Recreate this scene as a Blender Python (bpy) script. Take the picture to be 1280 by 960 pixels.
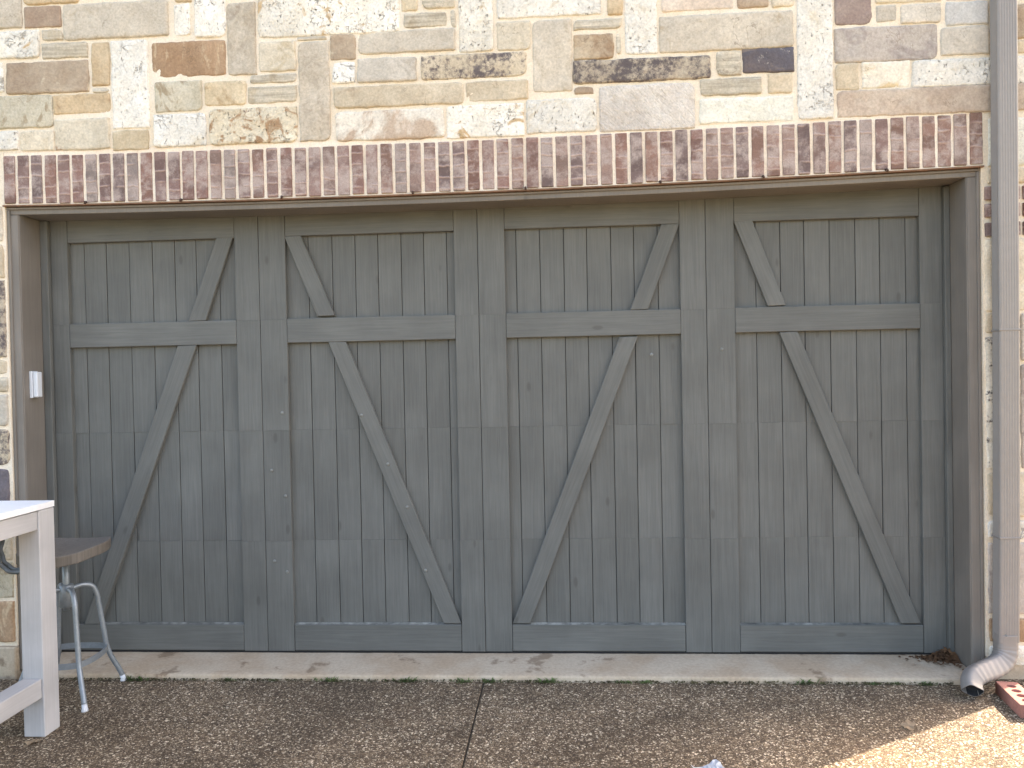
import bpy, bmesh, math, random
from mathutils import Vector, Matrix, noise

# ------------------------------------------------------------------ camera, sky, sun, exposure
scene = bpy.context.scene
for o in list(bpy.data.objects): bpy.data.objects.remove(o, do_unlink=True)
COL = scene.collection
cam_d = bpy.data.cameras.new('camera'); cam = bpy.data.objects.new('camera', cam_d); COL.objects.link(cam)
cam_d.sensor_width = 36.0; cam_d.lens = 36.0*961/1280; cam_d.clip_end = 2000; cam_d.clip_start = 0.05
_r = Vector((0.99775878, 0.0638557, -0.01999659)); _u = Vector((0.01903384, 0.01565, 0.99969635)); _f = Vector((-0.06414926, 0.99783642, -0.0143995))
cam.matrix_world = Matrix(((_r.x, _u.x, -_f.x, 0.4155), (_r.y, _u.y, -_f.y, -4.1554), (_r.z, _u.z, -_f.z, 1.5167), (0, 0, 0, 1)))
scene.camera = cam

SUN_AZ = Vector((0.857, 0.515)); SUN_EL = math.radians(36)
world = bpy.data.worlds.new('World'); scene.world = world; world.use_nodes = True
wn = world.node_tree.nodes; wl = world.node_tree.links
sky = wn.new('ShaderNodeTexSky'); sky.sky_type = 'NISHITA'; sky.sun_disc = False
sky.sun_elevation = SUN_EL; sky.sun_rotation = math.atan2(SUN_AZ.x, SUN_AZ.y)
sky.dust_density = 3.0; sky.air_density = 1.0; sky.ozone_density = 0.6
wn['Background'].inputs['Strength'].default_value = 0.15
wl.new(sky.outputs[0], wn['Background'].inputs['Color'])
sd = bpy.data.lights.new('sun', 'SUN'); sd.energy = 3.6; sd.angle = math.radians(0.55); sd.color = (1.0, 0.93, 0.82)
sun = bpy.data.objects.new('sun', sd); COL.objects.link(sun)
sdir = Vector((SUN_AZ.x*math.cos(SUN_EL), SUN_AZ.y*math.cos(SUN_EL), math.sin(SUN_EL)))
sun.rotation_euler = sdir.to_track_quat('Z', 'Y').to_euler(); sun.location = sdir*30
vs = scene.view_settings
vs.view_transform = 'Standard'; vs.look = 'None'; vs.gamma = 1.0; vs.use_curve_mapping = False
vs.exposure = 2.5
vs.use_white_balance = True; vs.white_balance_temperature = 7500; vs.white_balance_tint = 14
scene.render.engine = 'CYCLES'
scene.cycles.max_bounces = 8; scene.cycles.diffuse_bounces = 5

random.seed(7)
GZ = -0.05          # driveway level
WY = -0.215         # face of the mortar

# ------------------------------------------------------------------ helpers
def lin(c): return tuple((x/255/12.92 if x/255 <= .04045 else ((x/255+.055)/1.055)**2.4) for x in c)
def S(r, g, b, k=0.86):
    l = lin((r, g, b)); return (l[0]*k, l[1]*k, l[2]*k, 1)
def link(o, parent=None):
    COL.objects.link(o)
    if parent is not None: o.parent = parent
    return o
def mesh_obj(name, verts, faces, mat, parent=None, loc=(0, 0, 0), rot=None, smooth=False):
    me = bpy.data.meshes.new(name); me.from_pydata([tuple(v) for v in verts], [], faces); me.update()
    if mat: me.materials.append(mat)
    if smooth:
        for p in me.polygons: p.use_smooth = True
    o = bpy.data.objects.new(name, me); o.location = loc
    if rot is not None: o.rotation_euler = rot
    return link(o, parent)
def bm_obj(name, bm, mat, parent=None, loc=(0, 0, 0), rot=None, smooth=False):
    me = bpy.data.meshes.new(name); bm.normal_update(); bm.to_mesh(me); bm.free()
    if mat: me.materials.append(mat)
    if smooth:
        for p in me.polygons: p.use_smooth = True
    o = bpy.data.objects.new(name, me); o.location = loc
    if rot is not None: o.rotation_euler = rot
    return link(o, parent)
def box_bm(sx, sy, sz, bev=0.0, seg=1, bm=None, c=(0, 0, 0), long_only=False):
    own = bm is None
    if own: bm = bmesh.new()
    r = bmesh.ops.create_cube(bm, size=1)
    for v in r['verts']: v.co = Vector((v.co.x*sx+c[0], v.co.y*sy+c[1], v.co.z*sz+c[2]))
    if bev > 0:
        es = list({e for v in r['verts'] for e in v.link_edges})
        if long_only: es = [e for e in es if abs(e.verts[0].co.z-e.verts[1].co.z) > 1e-5]
        bmesh.ops.bevel(bm, geom=es, offset=bev, segments=seg, affect='EDGES', profile=0.5)
    return bm
def box(name, x0, x1, y0, y1, z0, z1, mat, parent=None, bev=0.003, seg=1):
    return bm_obj(name, box_bm(x1-x0, y1-y0, z1-z0, bev, seg), mat, parent, ((x0+x1)/2, (y0+y1)/2, (z0+z1)/2))
def empty(name, loc=(0, 0, 0), parent=None):
    o = bpy.data.objects.new(name, None); o.location = loc; o.empty_display_size = 0.1
    return link(o, parent)
def tag(o, label, cat=None, group=None, kind=None):
    if label: o['label'] = label
    if cat: o['category'] = cat
    if group: o['group'] = group
    if kind: o['kind'] = kind
    return o
def sweep(path, prof, up=Vector((0, 0, 1)), scales=None, cap=True):
    """profile (list of 2D) swept along path points -> verts, faces (parallel transport)"""
    P = [Vector(p) for p in path]; n = len(prof); V = []; F = []
    T = [(P[min(i+1, len(P)-1)]-P[max(i-1, 0)]).normalized() for i in range(len(P))]
    a = up - T[0]*up.dot(T[0])
    if a.length < 1e-4: a = Vector((1, 0, 0)) - T[0]*T[0].x
    a.normalize()
    for i, p in enumerate(P):
        a = (a - T[i]*a.dot(T[i])).normalized(); b = T[i].cross(a)
        s = scales[i] if scales else 1
        for (u, v) in prof: V.append(p + a*u*s + b*v*s)
    for i in range(len(P)-1):
        for k in range(n):
            F.append((i*n+k, i*n+(k+1) % n, (i+1)*n+(k+1) % n, (i+1)*n+k))
    if cap: F.append(tuple(range(n))[::-1]); F.append(tuple((len(P)-1)*n+k for k in range(n)))
    return V, F
def circ(r, n=12): return [(r*math.cos(2*math.pi*k/n), r*math.sin(2*math.pi*k/n)) for k in range(n)]
def smooth_path(pts, sub=6):
    P = [Vector(p) for p in pts]; out = []
    for i in range(len(P)-1):
        p0 = P[max(i-1, 0)]; p1 = P[i]; p2 = P[i+1]; p3 = P[min(i+2, len(P)-1)]
        for k in range(sub):
            t = k/sub
            out.append(0.5*((2*p1)+(p2-p0)*t+(2*p0-5*p1+4*p2-p3)*t*t+(3*p1-p0-3*p2+p3)*t**3))
    out.append(P[-1]); return out
def tube(name, pts, r, mat, parent=None, sub=6, n=10, loc=(0, 0, 0)):
    V, F = sweep(smooth_path(pts, sub), circ(r, n)); return mesh_obj(name, V, F, mat, parent, loc, smooth=True)

# ------------------------------------------------------------------ material helper
class NT:
    def __init__(s, name):
        s.m = bpy.data.materials.new(name); s.m.use_nodes = True; s.t = s.m.node_tree
        s.b = s.t.nodes['Principled BSDF']
    def n(s, typ, ins=None, **kw):
        nd = s.t.nodes.new(typ)
        for k, v in kw.items(): setattr(nd, k, v)
        for k, v in (ins or {}).items():
            if hasattr(v, 'is_output'): s.t.links.new(v, nd.inputs[k])
            else: nd.inputs[k].default_value = v
        return nd
    def coords(s, scale=(1, 1, 1), rand=True):
        tc = s.n('ShaderNodeTexCoord').outputs['Object']
        if rand:
            oi = s.n('ShaderNodeObjectInfo').outputs['Random']
            mul = s.n('ShaderNodeVectorMath', {0: oi, 1: (43.7, 17.3, 71.1)}, operation='MULTIPLY').outputs[0]
            tc = s.n('ShaderNodeVectorMath', {0: tc, 1: mul}, operation='ADD').outputs[0]
        if scale != (1, 1, 1):
            tc = s.n('ShaderNodeVectorMath', {0: tc, 1: scale}, operation='MULTIPLY').outputs[0]
        return tc
    def noise(s, vec, scale, detail=5, rough=0.6, dist=0.0):
        return s.n('ShaderNodeTexNoise', {'Vector': vec, 'Scale': scale, 'Detail': detail, 'Roughness': rough, 'Distortion': dist}).outputs['Fac']
    def step(s, v, lo, hi, a=0.0, b=1.0):
        return s.n('ShaderNodeMapRange', {'Value': v, 'From Min': lo, 'From Max': hi, 'To Min': a, 'To Max': b}, interpolation_type='SMOOTHSTEP').outputs[0]
    def mix(s, f, a, b, blend='MIX'):
        nd = s.n('ShaderNodeMix', data_type='RGBA', blend_type=blend)
        for k, v in ((0, f), (6, a), (7, b)):
            if hasattr(v, 'is_output'): s.t.links.new(v, nd.inputs[k])
            else: nd.inputs[k].default_value = v
        return nd.outputs[2]
    def math(s, op, a, b=0.0):
        return s.n('ShaderNodeMath', {0: a, 1: b}, operation=op).outputs[0]
    def val(s, col, f):      # multiply colour by scalar
        c = s.n('ShaderNodeCombineColor', {0: f, 1: f, 2: f}).outputs[0]
        return s.mix(1.0, col, c, 'MULTIPLY')
    def random(s): return s.n('ShaderNodeObjectInfo').outputs['Random']
    def bump(s, h, strength=0.5, dist=0.01, prev=None):
        ins = {'Height': h, 'Strength': strength, 'Distance': dist}
        if prev is not None: ins['Normal'] = prev
        return s.n('ShaderNodeBump', ins).outputs[0]
    def out(s, col=None, rough=0.8, metal=0.0, normal=None, spec=0.3):
        for k, v in (('Base Color', col), ('Roughness', rough), ('Metallic', metal), ('Normal', normal), ('Specular IOR Level', spec)):
            if v is None: continue
            if hasattr(v, 'is_output'): s.t.links.new(v, s.b.inputs[k])
            else: s.b.inputs[k].default_value = v
        return s.m

def stone_mat(name, c1, c2, c3=None, blotch=(.55, .70), bs=5.0, dark=None, dk=(.58, .64), ds=9.0, pit=0.0, lam=0.0, aniso=(1, 1, 1), relief=1.0, ns=6.0, diag=False, vein=.5):
    t = NT('stone_'+name); v = t.coords(); va = t.coords(aniso) if aniso != (1, 1, 1) else v
    col = t.mix(t.step(t.noise(va, ns, 7, .62, .4), .36, .64), c1, c2)
    col = t.val(col, t.step(t.noise(va, 3.1, 3, .5, .3), .3, .7, .90, 1.08))
    if diag: va = t.n('ShaderNodeVectorMath', {0: t.n('ShaderNodeVectorRotate', {'Vector': v, 'Angle': .75}, rotation_type='Y_AXIS').outputs[0], 1: (3.2, 1, .8)}, operation='MULTIPLY').outputs[0]
    if c3: col = t.mix(t.step(t.noise(va, bs, 6, .62, .8), *blotch), col, c3)
    if lam > 0:
        vl = t.coords((1.3, 1, 26)); l = t.noise(vl, 3.0, 4, .6, .3)
        col = t.val(col, t.step(l, .3, .7, 1-lam*.5, 1+lam*.25))
    fine = t.noise(v, 85, 4, .65); col = t.val(col, t.step(fine, .25, .75, .82, 1.10))
    mid = t.noise(v, 26, 5, .65, .5); col = t.val(col, t.step(mid, .3, .7, .93, 1.05))
    if diag:
        dn = t.noise(va, 16, 5, .7); col = t.mix(t.step(dn, .55, .72, 0, .5), col, S(176, 156, 140))
    if vein > 0:
        vw_ = t.noise(v, 3.3, 5, .6, .35); vl_ = t.step(t.math('ABSOLUTE', t.math('SUBTRACT', vw_, .5)), .0, .006, 1, 0)
        vg_ = t.step(t.noise(v, 5.5, 2, .5), .56, .66); col = t.mix(t.math('MULTIPLY', t.math('MULTIPLY', vl_, vg_), vein), col, S(120, 98, 76))
    if dark:
        d = t.noise(v, ds, 9, .78, .0); d2 = t.noise(v, 4.0, 2, .5)
        f = t.step(t.math('ADD', t.math('MULTIPLY', d, .72), t.math('MULTIPLY', d2, .28)), *dk)
        col = t.mix(f, col, dark)
    h = t.math('ADD', t.math('MULTIPLY', mid, .7), t.math('MULTIPLY', fine, .35))
    if diag: h = t.math('ADD', h, t.math('MULTIPLY', dn, -1.2))
    if pit > 0:
        w = t.noise(va, 7, 5, .65, .6); crack = t.step(t.math('ABSOLUTE', t.math('SUBTRACT', w, .5)), .0, .014)
        w2 = t.noise(v, 6, 2, .5); gate = t.step(w2, .52, .66)
        p = t.math('MULTIPLY', t.math('SUBTRACT', 1.0, crack), gate)
        spots = t.math('MULTIPLY', t.step(t.noise(t.coords((1.6, 1, 1)), 48, 5, .75), .60, .70), .8)
        pp = t.math('MINIMUM', t.math('ADD', t.math('MULTIPLY', p, .55), spots), 1.0)
        col = t.mix(t.math('MULTIPLY', pp, pit), col, S(140, 118, 92))
        h = t.math('SUBTRACT', h, t.math('MULTIPLY', pp, .9))
    col = t.val(col, t.math('ADD', .92, t.math('MULTIPLY', t.random(), .16)))
    col = t.n('ShaderNodeHueSaturation', {'Color': col, 'Saturation': .84}).outputs[0]
    return t.out(col, .88, normal=t.bump(h, .7*relief, .008))

LICH = S(104, 92, 90); LICHB = S(70, 66, 76)
M = {}
M['slab'] = stone_mat('slab', S(206, 190, 166), S(218, 203, 180), S(190, 170, 140), (.52, .72), 6, relief=1.0)
M['grey'] = stone_mat('grey', S(205, 192, 172), S(220, 206, 186), S(186, 170, 148), (.52, .72), 6, relief=1.0)
M['greytan'] = stone_mat('greytan', S(196, 178, 152), S(212, 196, 172), S(172, 152, 128), (.5, .75), 12)
M['tan'] = stone_mat('tan', S(204, 182, 148), S(216, 196, 164), S(186, 160, 124), dark=S(130, 116, 100), dk=(.60, .68))
M['cream'] = stone_mat('cream', S(220, 202, 172), S(230, 214, 186), S(208, 186, 148), (.52, .72), 6, relief=.9)
M['lam'] = stone_mat('laminated', S(206, 190, 162), S(216, 202, 178), S(190, 170, 138), lam=.5, relief=.8)
M['ochre'] = stone_mat('ochre', S(204, 172, 126), S(218, 190, 148), S(184, 148, 104), (.55, .7), 9)
M['ochrepale'] = stone_mat('ochrepale', S(212, 186, 144), S(226, 204, 166), S(190, 156, 108), (.55, .75), 8)
M['creamochre'] = stone_mat('creamochre', S(228, 214, 190), S(236, 224, 202), S(214, 184, 134), (.5, .66), 7)
M['brown'] = stone_mat('brown', S(166, 136, 110), S(182, 154, 126), S(150, 118, 92))
M['tanbrown'] = stone_mat('tanbrown', S(190, 160, 122), S(206, 182, 148), S(166, 132, 96), (.5, .7), 9)
M['brownmix'] = stone_mat('brownmix', S(176, 148, 118), S(194, 170, 140), S(214, 194, 162), (.58, .66), 7)
M['pinkbrown'] = stone_mat('pinkbrown', S(190, 164, 140), S(206, 184, 160), S(170, 146, 126), dark=S(128, 116, 112), dk=(.58, .66), ds=7)
M['pinktan'] = stone_mat('pinktan', S(214, 190, 166), S(224, 204, 182), relief=.6)
M['rust'] = stone_mat('rust', S(176, 134, 92), S(190, 150, 108), S(210, 178, 136), (.54, .66), 10, aniso=(1.8, 1, .6), dark=S(146, 104, 72), dk=(.58, .66))
M['white'] = stone_mat('white', S(238, 228, 210), S(245, 238, 224), S(228, 212, 184), (.56, .70), 7, pit=1.0, relief=1.6)
M['whiterust'] = stone_mat('whiterust', S(238, 226, 204), S(244, 236, 220), S(204, 168, 116), (.55, .66), 9, pit=.9, relief=1.8)
M['greenwhite'] = stone_mat('greenwhite', S(226, 220, 200), S(236, 230, 212), S(200, 186, 150), (.6, .72), 8, pit=.45)
M['rubble'] = stone_mat('rubble', S(226, 204, 166), S(240, 226, 196), S(178, 136, 90), (.50, .62), 14, dark=S(112, 84, 70), dk=(.57, .66), ds=16, pit=1.0, relief=2.0)
M['pinkwhite'] = stone_mat('pinkwhite', S(232, 218, 196), S(238, 226, 206), S(200, 172, 144), (.50, .60), 3.2, pit=.6)
M['mottle'] = stone_mat('mottle', S(204, 190, 160), S(214, 202, 176), S(174, 152, 118), (.5, .64), 11, aniso=(1.2, 1, .7), relief=1.4)
M['greymix'] = stone_mat('greymix', S(206, 190, 162), S(214, 200, 174), S(174, 140, 108), (.58, .68), 5)
M['rough'] = stone_mat('rough', S(222, 208, 192), S(234, 222, 206), S(206, 190, 170), (.55, .7), 12, aniso=(1.4, 1, .8), diag=True, vein=0, relief=2.2)
M['purple'] = stone_mat('purple', S(162, 136, 124), S(178, 154, 140), S(196, 168, 146), (.6, .7), 7)
M['purplegrey'] = stone_mat('purplegrey', S(184, 168, 154), S(200, 186, 170), S(164, 148, 138), (.5, .7), 6)
M['bluegrey'] = stone_mat('bluegrey', S(214, 208, 200), S(226, 220, 210), relief=.8)
M['dark'] = stone_mat('dark', S(196, 174, 144), S(210, 190, 160), dark=LICH, dk=(.42, .56), ds=20, relief=1.4)
M['darkmix'] = stone_mat('darkmix', S(206, 184, 150), S(214, 194, 162), dark=LICH, dk=(.48, .60), ds=22, relief=1.2)
M['lichen'] = stone_mat('lichen', S(222, 208, 184), S(232, 220, 198), dark=S(92, 82, 78), dk=(.49, .57), ds=26, relief=1.4)
M['black'] = stone_mat('black', S(118, 104, 102), S(108, 102, 110), S(142, 122, 108), (.55, .68), 12, dark=S(204, 188, 168), dk=(.575, .61), ds=7, relief=1.2)

def mk_mortar(name='lime_mortar', c1=S(240, 222, 196), c2=S(245, 231, 210)):
    t = NT(name); v = t.coords(rand=False)
    a = t.noise(v, 5, 5, .6); b = t.noise(v, 120, 4, .7); c = t.noise(v, 32, 4, .6)
    col = t.mix(t.step(a, .35, .65), c1, c2)
    col = t.val(col, t.step(b, .25, .75, .86, 1.08)); col = t.mix(t.step(c, .62, .75, 0, .25), col, S(206, 180, 142))
    return t.out(col, .95, normal=t.bump(t.math('ADD', t.math('MULTIPLY', c, .8), t.math('MULTIPLY', b, .5)), .6, .006))
M['mortar'] = mk_mortar()
M['mortar_pale'] = mk_mortar('pale_mortar', S(246, 226, 202), S(250, 236, 216))
def mk_brick():
    t = NT('antique_brick'); v = t.coords(); vh = t.coords((5, 5, 22)); vv = t.coords((30, 5, 7))
    rp = t.n('ShaderNodeValToRGB', {'Fac': t.random()}); e = rp.color_ramp; e.interpolation = 'CONSTANT'
    cols = [S(142, 110, 100), S(136, 110, 103), S(146, 114, 101), S(126, 106, 101), S(152, 126, 115), S(154, 138, 130), S(142, 108, 96), S(148, 121, 112)]
    e.elements[0].color = cols[0]; e.elements[1].position = .125; e.elements[1].color = cols[1]
    for i, c in enumerate(cols[2:]): el = e.elements.new(.125*(i+2)); el.color = c
    col = rp.outputs[0]
    zc = t.n('ShaderNodeSeparateXYZ', {0: t.n('ShaderNodeTexCoord').outputs['Object']}).outputs[2]
    zz_ = t.math('ADD', t.math('ADD', t.math('MULTIPLY', zc, 17.0), t.math('MULTIPLY', t.random(), 7.0)), t.math('MULTIPLY', t.noise(vv, 1.0, 3, .5), .35))
    fr = t.math('FRACT', zz_); band = t.step(t.math('ABSOLUTE', t.math('SUBTRACT', fr, .5)), .36, .47)
    gate = t.step(t.noise(t.coords((3, 3, 3)), 2.0, 1, .5), .44, .56); band = t.math('MULTIPLY', band, gate)
    seg = t.n('ShaderNodeTexWhiteNoise', {'W': t.math('ADD', t.math('FLOOR', zz_), t.math('MULTIPLY', t.random(), 91.0))}, noise_dimensions='1D').outputs['Value']
    col = t.val(col, t.step(seg, 0, 1, .76, 1.12))
    big = t.noise(v, 9, 7, .72); col = t.mix(t.step(big, .42, .62, 0, .8), col, S(190, 172, 162))
    col = t.mix(t.step(t.noise(v, 16, 6, .7), .54, .72, 0, .5), col, S(108, 88, 86))
    col = t.mix(t.math('MULTIPLY', band, .55), col, S(200, 172, 158))
    fine = t.noise(v, 150, 4, .7); col = t.val(col, t.step(fine, .25, .75, .80, 1.15))
    h = t.math('ADD', t.math('MULTIPLY', band, 1.0), t.math('MULTIPLY', fine, .4))
    return t.out(col, .9, normal=t.bump(h, .6, .005))
M['brick'] = mk_brick()
def mk_paint(name, base, wear=1.0, grain=True):
    t = NT(name); v = t.coords(); vg = t.coords((55, 55, 2.2)); vf = t.coords((160, 160, 5))
    g = t.noise(vg, 1.0, 5, .6, 1.2); f = t.noise(vf, 1.0, 3, .6, .3); big = t.noise(v, 2.6, 4, .55); pat = t.noise(t.coords((9, 9, 1.6)), 1.0, 4, .6)
    col = t.val(base, t.step(g, .3, .7, 1-.13*wear, 1+.10*wear)); col = t.val(col, t.step(f, .3, .7, 1-.08*wear, 1+.07*wear))
    col = t.val(col, t.step(big, .3, .7, .88, 1.12)); col = t.mix(t.step(pat, .62, .8, 0, .22*wear), col, S(128, 128, 120))
    vor = t.n('ShaderNodeTexVoronoi', {'Vector': t.coords((6.5, 6.5, 2.6)), 'Scale': 1.0}).outputs['Distance']
    knot = t.step(vor, .045, .10, 1, 0); col = t.mix(t.math('MULTIPLY', knot, .6*wear), col, S(70, 68, 62))
    scr = t.math('MULTIPLY', t.step(t.noise(t.coords((70, 70, 1.1)), 1.0, 2, .5), .76, .80), t.step(t.noise(v, 1.7, 2, .5), .56, .64))
    col = t.mix(t.math('MULTIPLY', scr, .28*wear), col, S(176, 178, 172))
    col = t.val(col, t.math('ADD', .965, t.math('MULTIPLY', t.random(), .07)))
    h = t.math('ADD', t.math('MULTIPLY', g, .7), t.math('MULTIPLY', f, .4)); h = t.math('SUBTRACT', h, t.math('MULTIPLY', knot, .5))
    return t.out(col, t.step(big, .3, .7, .62, .74), normal=t.bump(h, .42*wear, .003), spec=.35)
M['paint'] = mk_paint('weathered_grey_paint', S(97, 97, 93, 1.0), .7)
M['trim'] = mk_paint('trim_paint', S(119, 112, 104, 1.0), .45)
M['back'] = mk_paint('groove_shade_paint', S(66, 65, 61, 1.0), .3)  # door paint in a darker copy: shade between planks put into the colour
def plain(name, col, rough=.6, metal=0., var=.1, bump=.2, sc=40, spec=.4):
    t = NT(name); v = t.coords(); a = t.noise(v, sc, 5, .6); b = t.noise(v, sc*.12, 3, .5)
    c = t.val(col, t.step(a, .3, .7, 1-var, 1+var)); c = t.val(c, t.step(b, .3, .7, 1-var, 1+var))
    return t.out(c, rough, metal, t.bump(a, bump, .003), spec)
def mk_concrete():
    t = NT('sill_concrete'); v = t.coords(rand=False)
    a = t.noise(v, 3, 5, .6); b = t.noise(v, 60, 5, .7); c = t.noise(v, 5.2, 6, .62, .0); d = t.noise(t.coords((2, 14, 14), False), 2.0, 4, .6)
    col = t.mix(t.step(a, .35, .65), S(200, 176, 148, .74), S(210, 192, 168, .76)); col = t.val(col, t.step(b, .25, .75, .85, 1.1))
    col = t.mix(t.step(d, .58, .75, 0, .5), col, S(190, 164, 136, .7))
    col = t.mix(t.step(c, .595, .66, 0, .65), col, S(146, 120, 94, .6))
    return t.out(col, .9, normal=t.bump(b, .4, .004))
M['concrete'] = mk_concrete()
def mk_aggregate():
    t = NT('exposed_aggregate'); v = t.coords(rand=False)
    wob = t.n('ShaderNodeTexNoise', {'Vector': v, 'Scale': 60.0}).outputs['Color']
    vw = t.n('ShaderNodeVectorMath', {0: wob, 1: (.014, .014, .014)}, operation='MULTIPLY').outputs[0]
    v2 = t.n('ShaderNodeVectorMath', {0: v, 1: vw}, operation='ADD').outputs[0]
    vo = t.n('ShaderNodeTexVoronoi', {'Vector': v2, 'Scale': 195.0}); vb = t.n('ShaderNodeTexVoronoi', {'Vector': v2, 'Scale': 140.0})
    def ramp(src, stops):
        sep = t.n('ShaderNodeSeparateColor', {0: src}).outputs[0]
        rp = t.n('ShaderNodeValToRGB', {'Fac': sep}); e = rp.color_ramp
        e.elements[0].position = stops[0][0]; e.elements[0].color = stops[0][1]; e.elements[1].position = stops[1][0]; e.elements[1].color = stops[1][1]
        for p, c in stops[2:]: el = e.elements.new(p); el.color = c
        return rp.outputs[0]
    st = [(0, S(60, 49, 39, 1)), (.35, S(94, 78, 61, 1)), (.62, S(118, 100, 79, 1)), (.82, S(154, 134, 109, 1)), (1, S(236, 218, 190, 1))]
    col = ramp(vo.outputs['Color'], st)
    big = ramp(vb.outputs['Color'], st); use = t.step(t.n('ShaderNodeSeparateColor', {0: vb.outputs['Color']}).outputs[1], .62, .64)
    col = t.mix(use, col, big)
    edge = t.math('MULTIPLY', t.step(vo.outputs['Distance'], .40, .62), t.math('SUBTRACT', 1.0, use))
    col = t.mix(t.math('MULTIPLY', edge, .7), col, S(78, 62, 46, 1))
    w = t.noise(v, 1.3, 5, .6, .6); col = t.val(col, t.step(w, .32, .68, .86, 1.30))
    w2 = t.noise(v, 6, 5, .65); col = t.val(col, t.step(w2, .3, .7, .84, 1.12))
    col = t.mix(t.step(t.noise(v, 2.2, 4, .6), .58, .75, 0, .4), col, S(112, 86, 62, .9))
    h = t.math('SUBTRACT', 1.0, vo.outputs['Distance'])
    return t.out(col, .8, normal=t.bump(h, .8, .006), spec=.3)
M['aggregate'] = mk_aggregate()
M['zinc'] = plain('galvanised_pipe', S(172, 164, 157, .60), .5, .1, .03, .08, 30)
M['inside'] = plain('pipe_shade', S(40, 40, 42, 1), .9)  # near-black colour paints the shade within the downspout mouth
M['whitewood'] = mk_paint('whitewashed_wood', S(214, 212, 212, .62), .35)
M['whitetop'] = plain('white_top', S(240, 242, 244, .88), .45, 0, .02, .05, 20)
M['steel'] = plain('stool_steel', S(168, 176, 182, .65), .45, .45, .08, .1, 60)
M['seatwood'] = mk_paint('stool_seat_wood', S(104, 97, 89, 1.0), 1.2)
M['plastic'] = plain('white_plastic', S(225, 228, 232, .8), .4, 0, .02, .02)
M['lintel'] = plain('lintel_steel', S(128, 96, 74, .9), .8, 0, .2, .3)
M['weep'] = plain('weep_rope', S(70, 50, 42, 1), .9)
M['joint'] = plain('joint_dirt', S(66, 58, 46, 1), .95, 0, .2, .4, 60)
M['rubber'] = plain('door_seal', S(28, 28, 28, 1), .8)
M['leaf_brown'] = plain('dead_leaf', S(120, 84, 52, .9), .8, 0, .25, .3, 60)
M['leaf_pale'] = plain('pale_leaf', S(190, 168, 140, .8), .8, 0, .15, .3, 60)
M['dirt'] = plain('rust_dirt', S(108, 76, 50, .9), .95, 0, .3, .6, 60)
M['weed'] = plain('weed_green', S(98, 118, 66, .8), .6, 0, .25, .1, 60)
M['moss'] = plain('moss_dirt', S(84, 78, 52, .8), .95, 0, .35, .8, 90)
M['redbrick'] = plain('loose_brick_clay', S(176, 122, 108, .8), .9, 0, .12, .5, 90)
M['paper'] = plain('paper', S(225, 230, 238, .85), .6, 0, .05, .1)
M['hose'] = plain('grey_rubber', S(96, 98, 96, .9), .5)
M['dust'] = plain('dusty_paint', S(150, 150, 142, .6), .9, 0, .4, .3, 25)
M['screw'] = plain('screw_head', S(124, 125, 120, .9), .5, .1)
M['roofing'] = plain('roof_shingle', S(90, 84, 78, .9), .95, 0, .2, .6, 20)
M['grass'] = plain('far_ground', S(132, 128, 96, .8), .95, 0, .2, .4, 8)
M['room'] = plain('dark_interior', S(40, 38, 36, 1), .9)

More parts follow.
